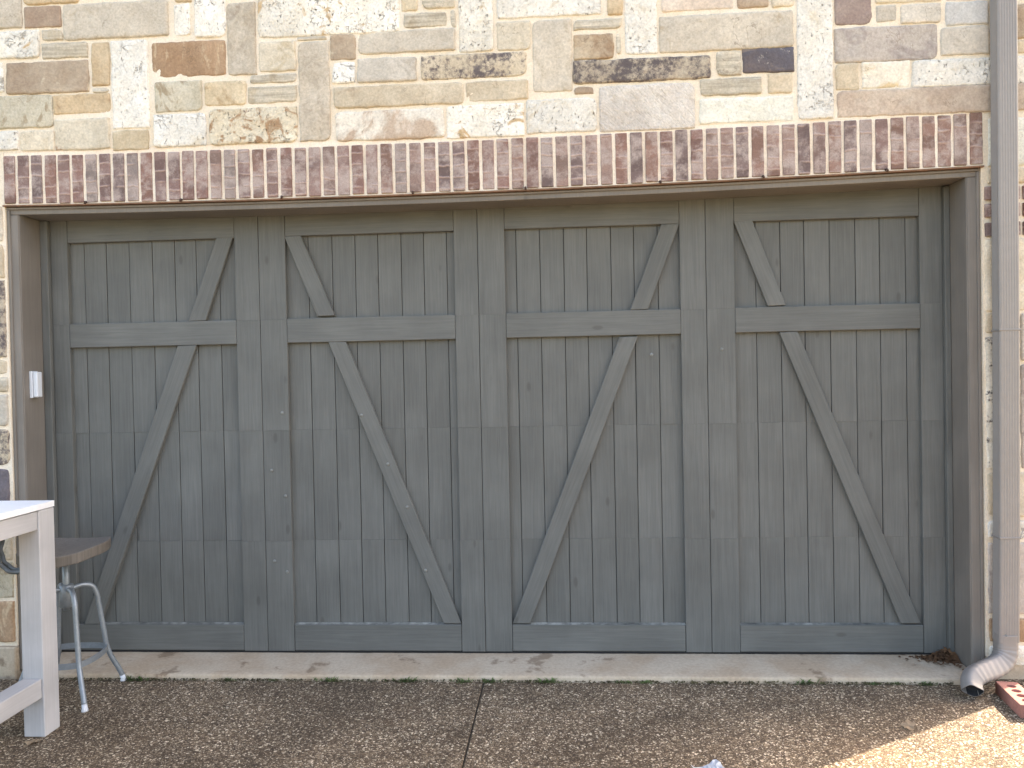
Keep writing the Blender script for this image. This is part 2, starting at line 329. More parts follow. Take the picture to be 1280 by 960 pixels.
# ------------------------------------------------------------------ measured layout (mm on the wall, m on the door)
STONES = [
    (-2617,-2404,3402,3630,'greytan'), (-2393,-2089,3519,3630,'ochre'), (-2393,-2190,3396,3509,'brown'), (-2178,-1607,3322,3510,'slab'), (-2580,-2314,3239,3386,'whiterust'),
    (-2299,-2184,3326,3385,'lam'), (-2297,-2046,3230,3310,'lam'), (-2501,-2046,3049,3218,'brownmix'), (-2027,-1930,3075,3305,'ochre'), (-2026,-1939,3041,3064,'lam'),
    (-2665,-2518,3067,3224,'white'), (-2600,-2249,2870,3043,'mottle'), (-2244,-1932,2936,3037,'ochre'), (-2240,-1941,2743,2907,'greymix'), (-2676,-2444,2757,2858,'white'),
    (-2435,-2245,2748,2854,'cream'), (-1920,-1720,2846,3305,'white'), (-1924,-1728,2733,2837,'ochrepale'), (-1573,-1487,3317,3479,'white'), (-1564,-1478,3491,3630,'ochre'),
    (-1463,-1296,3302,3630,'white'), (-1699,-1303,3104,3286,'rust'), (-1292,-1138,3099,3475,'greytan'), (-1687,-1433,2923,3081,'mottle'), (-1419,-1197,2945,3070,'ochrepale'),
    (-1697,-1416,2739,2910,'white'), (-1398,-929,2740,2927,'rubble'), (-1121,-382,3284,3630,'whiterust'), (-1124,-929,3107,3264,'cream'), (-1174,-927,3050,3096,'lam'),
    (-1188,-929,2947,3034,'lam'), (-916,-752,2740,3255,'greytan'), (-918,-766,3263,3280,'lam'), (-746,-612,3153,3284,'brownmix'), (-737,-619,3034,3141,'white'),
    (-599,-93,3175,3289,'slab'), (-606,-298,3028,3155,'grey'), (-273,269,3029,3154,'darkmix'), (-731,-58,2903,3013,'tan'), (-45,274,2910,3011,'tan'),
    (-726,-160,2733,2884,'pinkwhite'), (-147,251,2725,2892,'whiterust'), (264,620,2734,2904,'white'), (-368,-285,3386,3630,'ochrepale'), (-260,-91,3391,3630,'lam'),
    (-359,-136,3300,3374,'lam'), (-115,-90,3293,3379,'lam'), (-73,103,3162,3630,'whiterust'), (125,651,3322,3630,'white'), (121,292,3161,3307,'cream'),
    (302,501,2942,3305,'slab'), (512,753,3246,3298,'lam'), (510,711,3094,3223,'tanbrown'), (727,747,3116,3216,'lam'), (684,760,3314,3630,'ochre'),
    (770,929,3111,3630,'white'), (507,1194,2975,3091,'dark'), (509,606,2923,2959,'brownmix'), (633,1112,2729,2958,'rough'), (955,1310,3317,3630,'pinktan'),
    (940,1600,3111,3294,'slab'), (1330,1483,3315,3630,'brownmix'), (1498,1607,3312,3630,'cream'), (1222,1344,2984,3107,'lam'), (1352,1602,2991,3110,'black'),
    (1141,1440,2888,2971,'lam'), (1472,1593,2885,2984,'tan'), (1135,1599,2749,2872,'greenwhite'), (1619,1790,2751,3630,'white'), (1804,1982,3208,3630,'purple'),
    (2004,2099,3216,3295,'grey'), (2122,2313,3200,3294,'grey'), (2336,2536,3182,3295,'bluegrey'), (1801,2296,3020,3193,'purplegrey'), (2311,2539,3034,3174,'grey'),
    (2551,2746,3102,3268,'brownmix'), (2553,2775,3031,3093,'tan'), (1803,1915,2887,3017,'tan'), (1931,2161,2891,3020,'creamochre'), (2172,2774,2884,3016,'white'),
    (1809,2772,2747,2884,'pinkbrown'), (2002,2318,3305,3630,'cream'), (2341,2778,3304,3630,'pinktan'), (-2825,-2511,2275,2463,'greytan'), (-2831,-2513,2083,2258,'tan'),
    (-2841,-2545,1656,2066,'dark'), (-2536,-2505,1652,2062,'grey'), (-2849,-2508,1566,1638,'tan'), (-2852,-2511,1471,1548,'lam'), (-2857,-2506,1287,1454,'grey'),
    (-2863,-2503,1076,1269,'darkmix'), (-2870,-2554,878,1055,'black'), (-2545,-2505,877,1053,'greytan'), (-2878,-2513,567,861,'tan'), (-2886,-2521,360,550,'mottle'),
    (-2893,-2523,122,343,'rust'), (2530,2770,2486,2720,'greenwhite'), (2501,2769,2401,2471,'tan'), (2496,2764,1775,2127,'cream'), (2493,2668,1666,1764,'tan'),
    (2675,2836,1528,1760,'grey'), (2497,2664,996,1646,'lichen'), (2671,2833,994,1509,'purplegrey'), (2465,2610,759,976,'tan'), (2617,2829,757,974,'cream'),
    (2463,2827,651,738,'white'), (2449,2825,275,627,'purplegrey'), (2450,2823,136,251,'rust'), (2449,2708,20,115,'white'),
]
PLANK_X = [
    [-2.336, -2.255, -2.127, -1.993, -1.859, -1.730, -1.607, -1.474, -1.374],
    [-1.089, -0.968, -0.834, -0.705, -0.578, -0.449, -0.324, -0.197, -0.153],
    [0.122, 0.183, 0.312, 0.441, 0.565, 0.694, 0.817, 0.944, 1.058],
    [1.342, 1.460, 1.589, 1.713, 1.845, 1.978, 2.103, 2.235, 2.296],
]
BRACES = [
    ((-1.477, 2.298), (-1.382, 2.300), (-1.549, 1.840), (-1.649, 1.838)),
    ((-1.713, 1.706), (-1.604, 1.708), (-2.206, 0.148), (-2.300, 0.143)),
    ((-1.093, 2.295), (-1.000, 2.297), (-0.819, 1.849), (-0.917, 1.847)),
    ((-0.860, 1.709), (-0.762, 1.707), (-0.155, 0.150), (-0.251, 0.150)),
    ((0.963, 2.295), (1.059, 2.296), (0.885, 1.841), (0.789, 1.839)),
    ((0.731, 1.699), (0.830, 1.701), (0.222, 0.151), (0.125, 0.150)),
    ((1.343, 2.299), (1.439, 2.301), (1.609, 1.844), (1.515, 1.842)),
    ((1.571, 1.705), (1.666, 1.707), (2.282, 0.153), (2.179, 0.152)),
]
SEAM_X = [-2.44, -1.239, -0.024, 1.194, 2.43]


# ------------------------------------------------------------------ ground
CX = -0.008      # control joint
def slab_mesh(name, x0, x1, y0, y1, parent):
    return box(name, x0, x1, y0, y1, GZ-0.12, GZ, M['aggregate'], parent, .004)
g = mesh_obj('ground', [(-300, -300, -.09), (300, -300, -.09), (300, 300, -.09), (-300, 300, -.09)], [(0, 1, 2, 3)], M['grass']); tag(g, None, kind='structure')
drive = empty('driveway', (0, 0, GZ)); tag(drive, 'brown exposed aggregate driveway slabs', kind='structure')
def dslab(x0, x1, y0, y1):
    o = bm_obj('slab', box_bm(x1-x0, y1-y0, .12, .005, 2), M['aggregate'], drive, ((x0+x1)/2, (y0+y1)/2, -.06)); return o
dslab(-6.0, CX-.004, -3.2, -.288); box('joint_filler', CX-.0045, CX+.0045, -3.2, -.29, -.06, -.007, M['joint'], drive, 0); dslab(CX+.004, 5.4, -3.2, -.288)
dslab(-6.0, CX-.006, -9.5, -3.212); dslab(CX+.006, 5.4, -9.5, -3.212)
dslab(2.44, 5.4, -.280, 8.0)
sill = empty('concrete_sill', (0, 0, GZ)); tag(sill, 'worn pale concrete threshold under the garage door', kind='structure')
# sloped threshold slab with a chipped front edge
nx = 160; V = []; F = []
rows = [(-.02, -.012), (-.10, -.014), (-.18, -.017), (-.24, -.020), (-.272, -.022), (-.281, -.0245), (-.2845, -.032), (-.286, -.075)]
rows = [(.14, -.012)] + rows
for i in range(nx+1):
    x = -2.43+4.86*i/nx
    for j, (y, z) in enumerate(rows):
        c = noise.noise(Vector((x*9, j*.3, 4))) + .6*noise.noise(Vector((x*31, j*.4, 9)))
        k = 1.0 if j in (5, 6, 7) else .15
        V.append((x, y+.0045*c*k, z-GZ+(.0016*c if 0 < j < 7 else 0) - (.006*max(0, c-.5) if j in (5, 6) else 0)))
m = len(rows)
for i in range(nx):
    for j in range(m-1): F.append((i*m+j, i*m+j+1, (i+1)*m+j+1, (i+1)*m+j))
so = mesh_obj('threshold', V, F, M['concrete'], sill, smooth=True)

# ------------------------------------------------------------------ house
house = empty('house', (0, 0, GZ))
tag(house, 'stone house front with brick soldier course above wide grey wooden garage door', 'house')
HZ = -GZ    # children are placed relative to house base
def hp(o):  # shift a child made in world z into the house frame
    o.location.z += HZ; return o
wall = empty('wall', (0, 0, 0), house); wall['label'] = 'random coursed limestone and sandstone wall with cream mortar'
wall.location = (0, 0, HZ)
def mortar_panel(x0, x1, z0, z1, step=.02, off=.0, amp=1.0, mat='mortar'):
    nx = max(2, int((x1-x0)/step)); nz = max(2, int((z1-z0)/step)); V = []; F = []
    for i in range(nx+1):
        for j in range(nz+1):
            x = x0+(x1-x0)*i/nx; z = z0+(z1-z0)*j/nz
            d = .0022*noise.noise(Vector((x*22, z*22, 1)))+.0016*noise.noise(Vector((x*55, z*55, 5)))
            V.append((x, WY-d*amp+off, z))
    for i in range(nx):
        for j in range(nz): F.append((i*(nz+1)+j, (i+1)*(nz+1)+j, (i+1)*(nz+1)+j+1, i*(nz+1)+j+1))
    # back so that it is a slab
    b = len(V); V += [(x0, .10, z0), (x1, .10, z0), (x1, .10, z1), (x0, .10, z1)]
    per_b = [i*(nz+1) for i in range(nx+1)]; per_t = [i*(nz+1)+nz for i in range(nx+1)]
    per_l = list(range(nz+1)); per_r = [nx*(nz+1)+j for j in range(nz+1)]
    F += [tuple([b, b+1]+per_b[::-1]), tuple([b+2, b+3]+per_t), tuple([b+3, b]+per_l), tuple([b+1, b+2]+per_r[::-1]), (b+3, b+2, b+1, b)]
    return mesh_obj('mortar', V, F, M[mat], wall, smooth=False)
XL, XR = -2.534, 2.497     # outside of the wooden frame
BZ0, BZ1 = 2.456, 2.716    # brick course (middle of the span)
def sag(x): return .005*x+.00424*x*x    # the lintel hangs a little in the middle
def bend(o):
    me = o.data; bm = bmesh.new(); bm.from_mesh(me)
    le = [e for e in bm.edges if abs(e.verts[0].co.x-e.verts[1].co.x) > 1]
    if le: bmesh.ops.subdivide_edges(bm, edges=le, cuts=23, use_grid_fill=True)
    for v in bm.verts: v.co.z += sag(v.co.x+o.location.x)
    bm.to_mesh(me); bm.free(); return o
MZ = 2.745
mortar_panel(-3.7, 2.88, MZ, 4.2, amp=.7)
mortar_panel(-3.7, XL, .10, MZ-.0005, amp=.7)
mortar_panel(XR, 2.88, .06, MZ-.0005, amp=.7)
bend(mortar_panel(XL+.001, XR-.001, BZ0-.004, BZ1+.035, off=.0015, amp=.5, mat='mortar_pale'))

rs = random.Random(11)
def stone(x0, x1, z0, z1, mat, proud=None, name='stone', parent=wall):
    w, h = x1-x0, z1-z0; seed = rs.random()*100
    proud = proud if proud is not None else rs.uniform(.006, .011)
    if min(w, h) < .03: proud = .007
    e1 = min(.004, w*.12, h*.12); e2 = min(.011, w*.25, h*.25)
    def axis(L):
        n = max(2, int(L/.015)); mid = [e2+(L-2*e2)*i/n for i in range(n+1)]
        return [0, e1]+mid+[L-e1, L]
    xs = axis(w); zs = axis(h); rc = [min(rs.uniform(.001, .010)*(1.8 if rs.random() < .2 else 1), w*.3, h*.3) for _ in range(4)]
    wob = min(.0052, w*.07, h*.09); V = []; F = []
    tilt = (rs.uniform(-1, 1)*.004, rs.uniform(-1, 1)*.004)
    for x in xs:
        for z in zs:
            s = 2*x/w-1; t = 2*z/h-1
            r = rc[(1 if s > 0 else 0)+(2 if t > 0 else 0)]
            dx = w/2-abs(x-w/2); dz = h/2-abs(z-h/2)
            d = min(dx, dz)
            px = x-w/2; pz = z-h/2
            if dx < 2.2*r and dz < 2.2*r:
                q = (1-dx/(2.2*r))*(1-dz/(2.2*r)); px -= math.copysign(q*r*.75, s); pz -= math.copysign(q*r*.75, t)
            near = math.exp(-d/.02)
            n1 = noise.noise(Vector((x0+px, z0+pz, 0))*16+Vector((seed, 0, 0)))+.7*noise.noise(Vector((x0+px, z0+pz, 0))*62+Vector((seed, 3, 0)))
            n2 = noise.noise(Vector((x0+px, z0+pz, 0))*16+Vector((seed, 50, 0)))+.7*noise.noise(Vector((x0+px, z0+pz, 0))*62+Vector((seed, 53, 0)))
            px += n1*wob*near; pz += n2*wob*near
            prof = 0 if d <= 0 else (.78 if d <= e1+1e-6 else (.97 if d <= e2+1e-6 else 1))
            face = .0035*noise.noise(Vector((px, pz, seed))*9)+.0024*noise.noise(Vector((px, pz, seed))*27)+.0016*noise.noise(Vector((px, pz, seed))*70)
            y = -(proud*prof) - face*min(1, prof) - (tilt[0]*s+tilt[1]*t)*prof
            if d <= 0: y = .006
            V.append((px, y, pz))
    N = len(zs)
    for i in range(len(xs)-1):
        for j in range(N-1): F.append((i*N+j, (i+1)*N+j, (i+1)*N+j+1, i*N+j+1))
    ring = [i*N for i in range(len(xs))]+[(len(xs)-1)*N+j for j in range(1, N)]+[i*N+N-1 for i in range(len(xs)-2, -1, -1)]+[j for j in range(N-2, 0, -1)]
    b = len(V); V += [(V[k][0], .05, V[k][2]) for k in ring]; L = len(ring)
    for k in range(L): F.append((ring[k], b+k, b+(k+1) % L, ring[(k+1) % L]))
    F.append(tuple(b+k for k in range(L)))
    o = mesh_obj(name, V, F, M[mat], parent, ((x0+x1)/2, WY, (z0+z1)/2), smooth=True)
    return o
for (a, b, c, d, mt) in STONES:
    a, b, c, d = a/1000, b/1000, c/1000, d/1000
    if c > 2.6: c = max(c, BZ1+sag((a+b)/2)+.003)
    elif a < -2.3: b = min(b, XL-.012)
    else: a = max(a, XR+.012 if d < 2.47 else 2.525)
    if b-a > .004: stone(a-.0028, b+.0028, c-.0026, d+.0026, mt)
# courses that run on outside the frame (above and to the left)
def fill(x0, x1, z0, z1):
    z = z0; pool = ['slab', 'tan', 'grey', 'white', 'greytan', 'lam', 'cream', 'ochrepale', 'brownmix', 'whiterust', 'mottle']
    while z < z1-.05:
        h = min(rs.uniform(.10, .19), z1-z); x = x0
        if z1-z-h < .06: h = z1-z
        while x < x1-.06:
            w = min(rs.uniform(.16, .5), x1-x)
            if x1-x-w < .09: w = x1-x
            stone(x+.007, x+w-.007, z+.007, z+h-.007, rs.choice(pool)); x += w
        z += h
fill(-3.69, 2.87, 3.64, 4.19); fill(-3.69, -2.66, 2.75, 3.64); fill(-3.69, -2.79, .12, 2.74); fill(-2.785, -2.555, 2.46, 2.745)
# jamb bricks beside the frame
for z in (2.352, 2.268, 2.176):
    for k in range(2):
        b = bm_obj('brick', box_bm(.165, .09, .066, .004, 2), M['brick'], wall, (XR+.095+.18*k, WY+.03, z)); b.rotation_euler = (rs.uniform(-.03, .03), rs.uniform(-.02, .02), rs.uniform(-.02, .02))

head = empty('brick_header', (0, 0, HZ), house); head['label'] = 'soldier course of mauve red antique bricks standing on end'
NB = 67; pitch = (2.512+2.538)/NB; hb = BZ1-BZ0-.006
def brick_bm(w, d, h, seed):
    bm = bmesh.new(); n = 7; V = []
    for j in range(n+1):
        z = -h/2+h*j/n
        for (sx, sy) in ((-1, -1), (1, -1), (1, 1), (-1, 1)):
            n1 = noise.noise(Vector((seed*7.1+sx*3, z*38, sy)))*.0022
            n2 = noise.noise(Vector((seed*3.3+sx, z*55, 8+sy)))*.0018
            V.append(bm.verts.new((sx*w/2+n1, sy*d/2+(n2 if sy < 0 else 0), z)))
    for j in range(n):
        for k in range(4): bm.faces.new((V[j*4+k], V[j*4+(k+1) % 4], V[(j+1)*4+(k+1) % 4], V[(j+1)*4+k]))
    bm.faces.new(V[3::-1]) if False else bm.faces.new((V[3], V[2], V[1], V[0])); bm.faces.new(V[-4:])
    es = [e for e in bm.edges if abs(e.verts[0].co.z-e.verts[1].co.z) > 1e-4 or (abs(abs(e.verts[0].co.z)-h/2) < 1e-5 and abs(abs(e.verts[1].co.z)-h/2) < 1e-5)]
    bmesh.ops.bevel(bm, geom=es, offset=.0032, segments=1, affect='EDGES')
    return bm
for i in range(NB):
    x = -2.538+pitch*(i+.5)
    o = bm_obj('brick', brick_bm(pitch-.0158+rs.uniform(-.002, .002), .10, hb+rs.uniform(-.004, .003), i), M['brick'], head,
               (x, WY+.0445+rs.uniform(-.002, .002), (BZ0+BZ1)/2-.001+sag(x)+rs.uniform(-.0015, .0015)), (rs.uniform(-.01, .01), rs.uniform(-.006, .006), rs.uniform(-.012, .012)))
for x in (-2.08, -1.56, -1.02, -.33, .25, .93, 1.44, 2.04):
    b0 = BZ0+sag(x); tube('weep_stub', [(x, WY+.01, b0+.004), (x+.001, WY-.012, b0+.003), (x+.003, WY-.02, b0-.008)], .0055, M['weep'], head, 3, 7)
lt = bend(box('lintel', XL-.005, XR+.01, WY-.012, .08, BZ0-.0135, BZ0-.0055, M['lintel'], head, .001))

frame = empty('door_frame', (0, 0, HZ), house); frame['label'] = 'grey brown painted wooden frame around the garage door'
JL, JR, JZ = -2.473, 2.436, 2.405
FT = -.196
tz = BZ0-.015
def trim_piece(name, x0, x1, z0, z1):
    return box(name, x0, x1, FT, FT+.045, z0, z1, M['trim'], frame, .004, 2)
trim_piece('casing', XL+.004, JL-.004, -.035, tz-.038+sag(-2.5))
trim_piece('casing', JR+.004, XR-.004, -.035, tz-.038+sag(2.45))
bend(trim_piece('casing', XL+.004, XR-.004, tz-.037, tz-.002))
bend(box('back_band', XL+.002, XR-.002, FT-.012, FT+.02, tz-.012, tz, M['trim'], frame, .004, 2))
box('back_band', XL+.002, XL+.017, FT-.010, FT+.02, -.035, tz-.013+sag(-2.52), M['trim'], frame, .004, 2)
box('back_band', XR-.017, XR-.002, FT-.010, FT+.02, -.035, tz-.013+sag(2.48), M['trim'], frame, .004, 2)
box('jamb', JL-.05, JL, FT+.006, .12, -.03, JZ+sag(JL), M['trim'], frame, .002)
box('jamb', JR, JR+.05, FT+.006, .12, -.03, JZ+sag(JR), M['trim'], frame, .002)
bend(box('head_jamb', JL-.048, JR+.048, FT+.006, -.003, JZ+.001, JZ+.05, M['trim'], frame, .002))
DY = 0.0
box('door_stop', JL+.001, JL+.044, -.034, -.006, -.02, JZ+sag(JL)-.003, M['paint'], frame, .004, 2)
box('door_stop', JR-.030, JR-.001, -.034, -.006, -.02, JZ+sag(JR)-.006, M['paint'], frame, .004, 2)

# ------------------------------------------------------------------ garage door
door = empty('garage_door', (0, 0, HZ), house); door['label'] = 'wide weathered grey carriage style garage door with diagonal braces and vertical planks'
DX0, DX1, DT = -2.455, 2.428, 2.465
Z_T, Z_RT, Z_RB, Z_B = 2.294, 1.840, 1.7065, .1468
CUTS = [(.0, .608), (.612, 1.222), (1.226, 1.834)]   # section joints
rd = random.Random(5)
def board(name, x0, x1, z0, z1, y0, y1, bev=.0025, jit=.0008, horiz=False):
    """painted board; local Z runs along the grain"""
    j = rd.uniform(-jit, jit); w, h = x1-x0, z1-z0
    if horiz:
        bm = box_bm(h, y1-y0, w, bev); rot = (0, math.pi/2, 0)
    else:
        bm = box_bm(w, y1-y0, h, bev, long_only=True); rot = (0, rd.uniform(-.0006, .0006), 0)
    return bm_obj(name, bm, M['paint'], door, ((x0+x1)/2, (y0+y1)/2+j, (z0+z1)/2), rot)
box('backing', DX0, DX1, .0415, .07, .0, DT, M['back'], door, 0)
PY0, PY1 = .027, .044
for bay in PLANK_X:
    for k in range(8):
        a, b = bay[k]+(.0016 if k else -.012), bay[k+1]-(.0016 if k < 7 else -.012)
        for (z0, z1) in [(Z_B-.02, .6095), (.6101, 1.2240), (1.2246, Z_RB+.02), (Z_RT-.02, Z_T+.02)]:
            board('plank', a, b, z0, z1, PY0+rd.uniform(-.0012, .0012), PY1, .0014)
# stiles: two between bays, one at each side
st = [(DX0, PLANK_X[0][0])]
for i in range(3): st += [(PLANK_X[i][8], SEAM_X[i+1]-.0013), (SEAM_X[i+1]+.0013, PLANK_X[i+1][0])]
st.append((PLANK_X[3][8], DX1))
for (a, b) in st:
    for (z0, z1) in [(.0, .6095), (.6101, 1.2240), (1.2246, 1.8352), (1.8358, DT)]:
        board('stile', a, b, z0, z1, 0, .044, .0016, .0010)
for i in range(4):
    a, b = PLANK_X[i][0]+.0012, PLANK_X[i][8]-.0012
    board('rail', a, b, 0, Z_B, .0, .042, .005, .0008, True)
    for (u0, u1) in (((a, b-.10) if i % 2 else (a+.10, b)),):
        bm = bmesh.new(); vv_ = [bm.verts.new(p) for x_ in (u0, u1) for p in ((x_, .001, Z_B-.001), (x_, .0260, Z_B+.0035), (x_, .0260, Z_B-.002))]
        bm.faces.new((vv_[0], vv_[3], vv_[4], vv_[1])); bm.faces.new((vv_[0], vv_[1], vv_[2])); bm.faces.new((vv_[3], vv_[5], vv_[4])); bm.faces.new((vv_[0], vv_[2], vv_[5], vv_[3]))
        bm_obj('weathered_ledge', bm, M['dust'], door)
    board('rail', a, b, Z_RB, Z_RT, -.001, .042, .003, .0008, True)
    board('rail', a, b, Z_T, DT, .0, .042, .003, .0008, True)
for q in BRACES:
    tl, tr, br_, bl = [Vector((p[0], 0, p[1])) for p in q]
    top = (tl+tr)/2; bot = (bl+br_)/2; c = (top+bot)/2; ax = (top-bot); L = ax.length; ang = math.atan2(ax.x, ax.z)
    R = Matrix.Rotation(-ang, 4, 'Y')
    loc = [R @ (p-c) for p in (tl, tr, br_, bl)]
    y0, y1 = -.0005, .0285
    bm = bmesh.new(); vf = [bm.verts.new((p.x, y0, p.z)) for p in loc]; vb = [bm.verts.new((p.x, y1, p.z)) for p in loc]
    bm.faces.new(vf[::-1]); bm.faces.new(vb)
    for k in range(4): bm.faces.new((vf[k], vf[(k+1) % 4], vb[(k+1) % 4], vb[k]))
    bmesh.ops.recalc_face_normals(bm, faces=bm.faces)
    # shrink ends a touch so they butt against the rails
    for v in bm.verts: v.co.z *= (L-.004)/L
    bmesh.ops.bevel(bm, geom=list(bm.edges), offset=.003, segments=1, affect='EDGES')
    bm_obj('brace', bm, M['paint'], door, (c.x, 0, c.z), (0, ang, 0))
for (x, z) in [(-1.126, 1.322), (-1.193, 1.004), (-1.119, .861), (-.682, 1.301), (-.542, 1.031), (-.44, .793), (-.346, .445), (.90, 1.60), (1.27, 1.62), (-1.12, .44), (-1.19, .50)]:
    bm = bmesh.new(); bmesh.ops.create_uvsphere(bm, u_segments=10, v_segments=6, radius=.0095)
    for v in bm.verts: v.co.y *= .4
    bm_obj('bolt', bm, M['screw'], door, (x, -.0015, z), smooth=True)
box('bottom_seal', DX0+.015, DX1-.005, .004, .03, -.0125, .0005, M['rubber'], door, .003)

# the body of the house behind: side wall, rear, upper front and roof
ub = box('upper_wall', -8.0, 2.86, WY+.02, 8.0, 4.2, 6.0, M['mortar'], house, 0); hp(ub)
for nm, b in (('side_wall', (2.62, 2.86, .12, 8.0, -.09, 4.2)), ('side_wall', (-8.0, -3.7, WY+.01, 8.0, -.09, 4.2)), ('rear_wall', (-3.7, 2.62, 7.7, 8.0, -.09, 4.2))):
    hp(box(nm, *b, M['mortar'], house, 0))
hp(box('ceiling', -3.7, 2.62, .11, 7.7, 2.9, 3.0, M['room'], house, 0))
hp(box('side_wall', -3.7, -3.6, .11, 7.7, -.09, 2.9, M['room'], house, 0)); 
hp(box('foundation', -3.7, XL, WY-.02, .1, -.20, .098, M['concrete'], house, .006)); hp(box('foundation', XR, 2.88, WY-.004, .1, -.20, .058, M['concrete'], house, .006))
rv = [(-8.35, -.55, 6.0), (3.1, -.55, 6.0), (3.1, 8.3, 6.0), (-8.35, 8.3, 6.0), (-8.35, -.55, 6.15), (3.1, -.55, 6.15), (3.1, 8.3, 6.15), (-8.35, 8.3, 6.15), (-4.2, 3.9, 8.2), (-1.0, 3.9, 8.2)]
hp(mesh_obj('roof', rv, [(3, 2, 1, 0), (0, 1, 5, 4), (1, 2, 6, 5), (2, 3, 7, 6), (3, 0, 4, 7), (4, 5, 9, 8), (5, 6, 9), (6, 7, 8, 9), (7, 4, 8)], M['roofing'], house))

# ------------------------------------------------------------------ downspout
ds = empty('downspout', (2.566, -.28, GZ)); tag(ds, 'grey ribbed metal downspout beside the garage door with curved outlet at its foot', 'downspout')
def rrect(w, d, r, ribs=0):
    P = []
    for (cx, cy, a0) in ((w/2-r, d/2-r, 0), (-w/2+r, d/2-r, 90), (-w/2+r, -d/2+r, 180), (w/2-r, -d/2+r, 270)):
        for k in range(4):
            a = math.radians(a0+30*k); P.append((cx+r*math.cos(a), cy+r*math.sin(a)))
    Q = []
    for i in range(len(P)):
        p, q = P[i], P[(i+1) % len(P)]; Q.append(p); L = math.hypot(q[0]-p[0], q[1]-p[1])
        if ribs and L > .03:
            for k in range(1, ribs*2):
                t = k/(ribs*2); x = p[0]+(q[0]-p[0])*t; y = p[1]+(q[1]-p[1])*t
                f = 1-(.045 if k % 2 else 0); Q.append((x*(f if abs(q[0]-p[0]) < .001 else 1), y*(f if abs(q[1]-p[1]) < .001 else 1)))
    return Q
prof = rrect(.098, .072, .012, 6)
def pipe(z0, z1, x0, x1):
    V = []; F = []; n = len(prof)
    for i, z in enumerate((z0, z1)):
        x = x0 if i == 0 else x1
        for (u, v) in prof: V.append((x+u, v, z))
    for k in range(n): F.append((k, (k+1) % n, n+(k+1) % n, n+k))
    F += [tuple(range(n))[::-1], tuple(range(n, 2*n))]
    return mesh_obj('pipe', V, F, M['zinc'], ds)
pipe(.215, .72, -.012, -.004); pipe(.7215, 1.725, -.004, .004); pipe(1.7265, 4.24, .004, .012)
for z, x in ((.722, -.004), (1.726, .004)):
    o = bm_obj('collar', box_bm(.102, .076, .010, .003, 2), M['zinc'], ds, (x, 0, z))
# elbow: ribbed pipe turning left and towards the drive, then down
path = smooth_path([(-.012, 0, .25), (-.013, 0, .195), (-.020, -.008, .152), (-.050, -.025, .116), (-.105, -.055, .100), (-.165, -.088, .095), (-.215, -.118, .089), (-.243, -.138, .076), (-.256, -.158, .056), (-.262, -.180, .040)], 7)
sc = [1.0+(.018*(1 if (i % 4) < 2 else -1) if 8 < i < 46 else 0) for i in range(len(path))]
sc = [s*(1-.10*min(1, max(0, (i-30)/20))) for i, s in enumerate(sc)]
ep = rrect(.096, .076, .022)
V, F = sweep(path, [(-v, u) for (u, v) in ep], up=Vector((0, 1, 0)), scales=sc, cap=False)
n = len(ep); last = (len(path)-1)*n
el = mesh_obj('elbow', V, F, M['zinc'], ds, smooth=True); sm = el.modifiers.new('thickness', 'SOLIDIFY'); sm.thickness = .002
tp = path[-8:]; V, F = sweep(tp, [(-v*.93, u*.93) for (u, v) in ep], up=Vector((0, 1, 0)), scales=sc[-8:], cap=False)
inn = mesh_obj('elbow_shade_sleeve', V, [f[::-1] for f in F]+[tuple(range(n))], M['inside'], ds, smooth=True)  # added dark sleeve and plug standing for shade in the outlet
sc2 = bmesh.new(); bmesh.ops.create_uvsphere(sc2, u_segments=8, v_segments=6, radius=.005); bm_obj('screw', sc2, M['screw'], ds, (-.03, -.037, .25), smooth=True)

# ------------------------------------------------------------------ white table
tb = empty('table', (-2.235, -1.36, GZ)); tag(tb, 'tall whitewashed wooden table with flat white top and lower stretcher', 'table')
def tbox(name, x0, x1, y0, y1, z0, z1, mat=None, bev=.004, ax='z'):
    w = (x1-x0, y1-y0, z1-z0); c = ((x0+x1)/2+2.235, (y0+y1)/2+1.36, (z0+z1)/2-GZ)
    if ax == 'z': return bm_obj(name, box_bm(*w, bev, 2), mat or M['whitewood'], tb, c)
    if ax == 'y': return bm_obj(name, box_bm(w[0], w[2], w[1], bev, 2), mat or M['whitewood'], tb, c, (math.pi/2, 0, 0))
    return bm_obj(name, box_bm(w[2], w[1], w[0], bev, 2), mat or M['whitewood'], tb, c, (0, math.pi/2, 0))
lx = (-1.985, -1.888); lx2 = (-2.585, -2.488); ly = (-.925, -.822); ly2 = (-1.90, -1.797)
for a in (lx, lx2):
    for b in (ly, ly2): tbox('leg', a[0], a[1], b[0], b[1], GZ, .952)
tbox('table_top', -2.61, -1.8865, -1.93, -.8205, .9545, .982, M['whitetop'], .002)
tbox('apron', lx[0]+.03, lx[1]-.006, ly2[1]+.001, ly[0]-.001, .868, .950, ax='y'); tbox('apron', lx2[0]+.006, lx2[1]-.03, ly2[1]+.001, ly[0]-.001, .868, .950, ax='y')
tbox('apron', lx2[1]+.001, lx[0]-.001, ly[0]+.03, ly[1]-.03, .888, .950, ax='x'); tbox('apron', lx2[1]+.001, lx[0]-.001, ly2[0]+.03, ly2[1]-.03, .888, .950, ax='x')
tbox('stretcher', lx[0]+.004, lx[1]-.008, ly2[1]+.001, ly[0]-.001, .125, .210, ax='y'); tbox('stretcher', lx2[0]+.008, lx2[1]-.004, ly2[1]+.001, ly[0]-.001, .125, .210, ax='y')

# ------------------------------------------------------------------ stool
SX, SY = -2.064, -.492
stl = empty('stool', (SX, SY, GZ)); tag(stl, 'industrial bar stool with curved wooden seat and bent grey metal legs', 'stool')
zz = -GZ
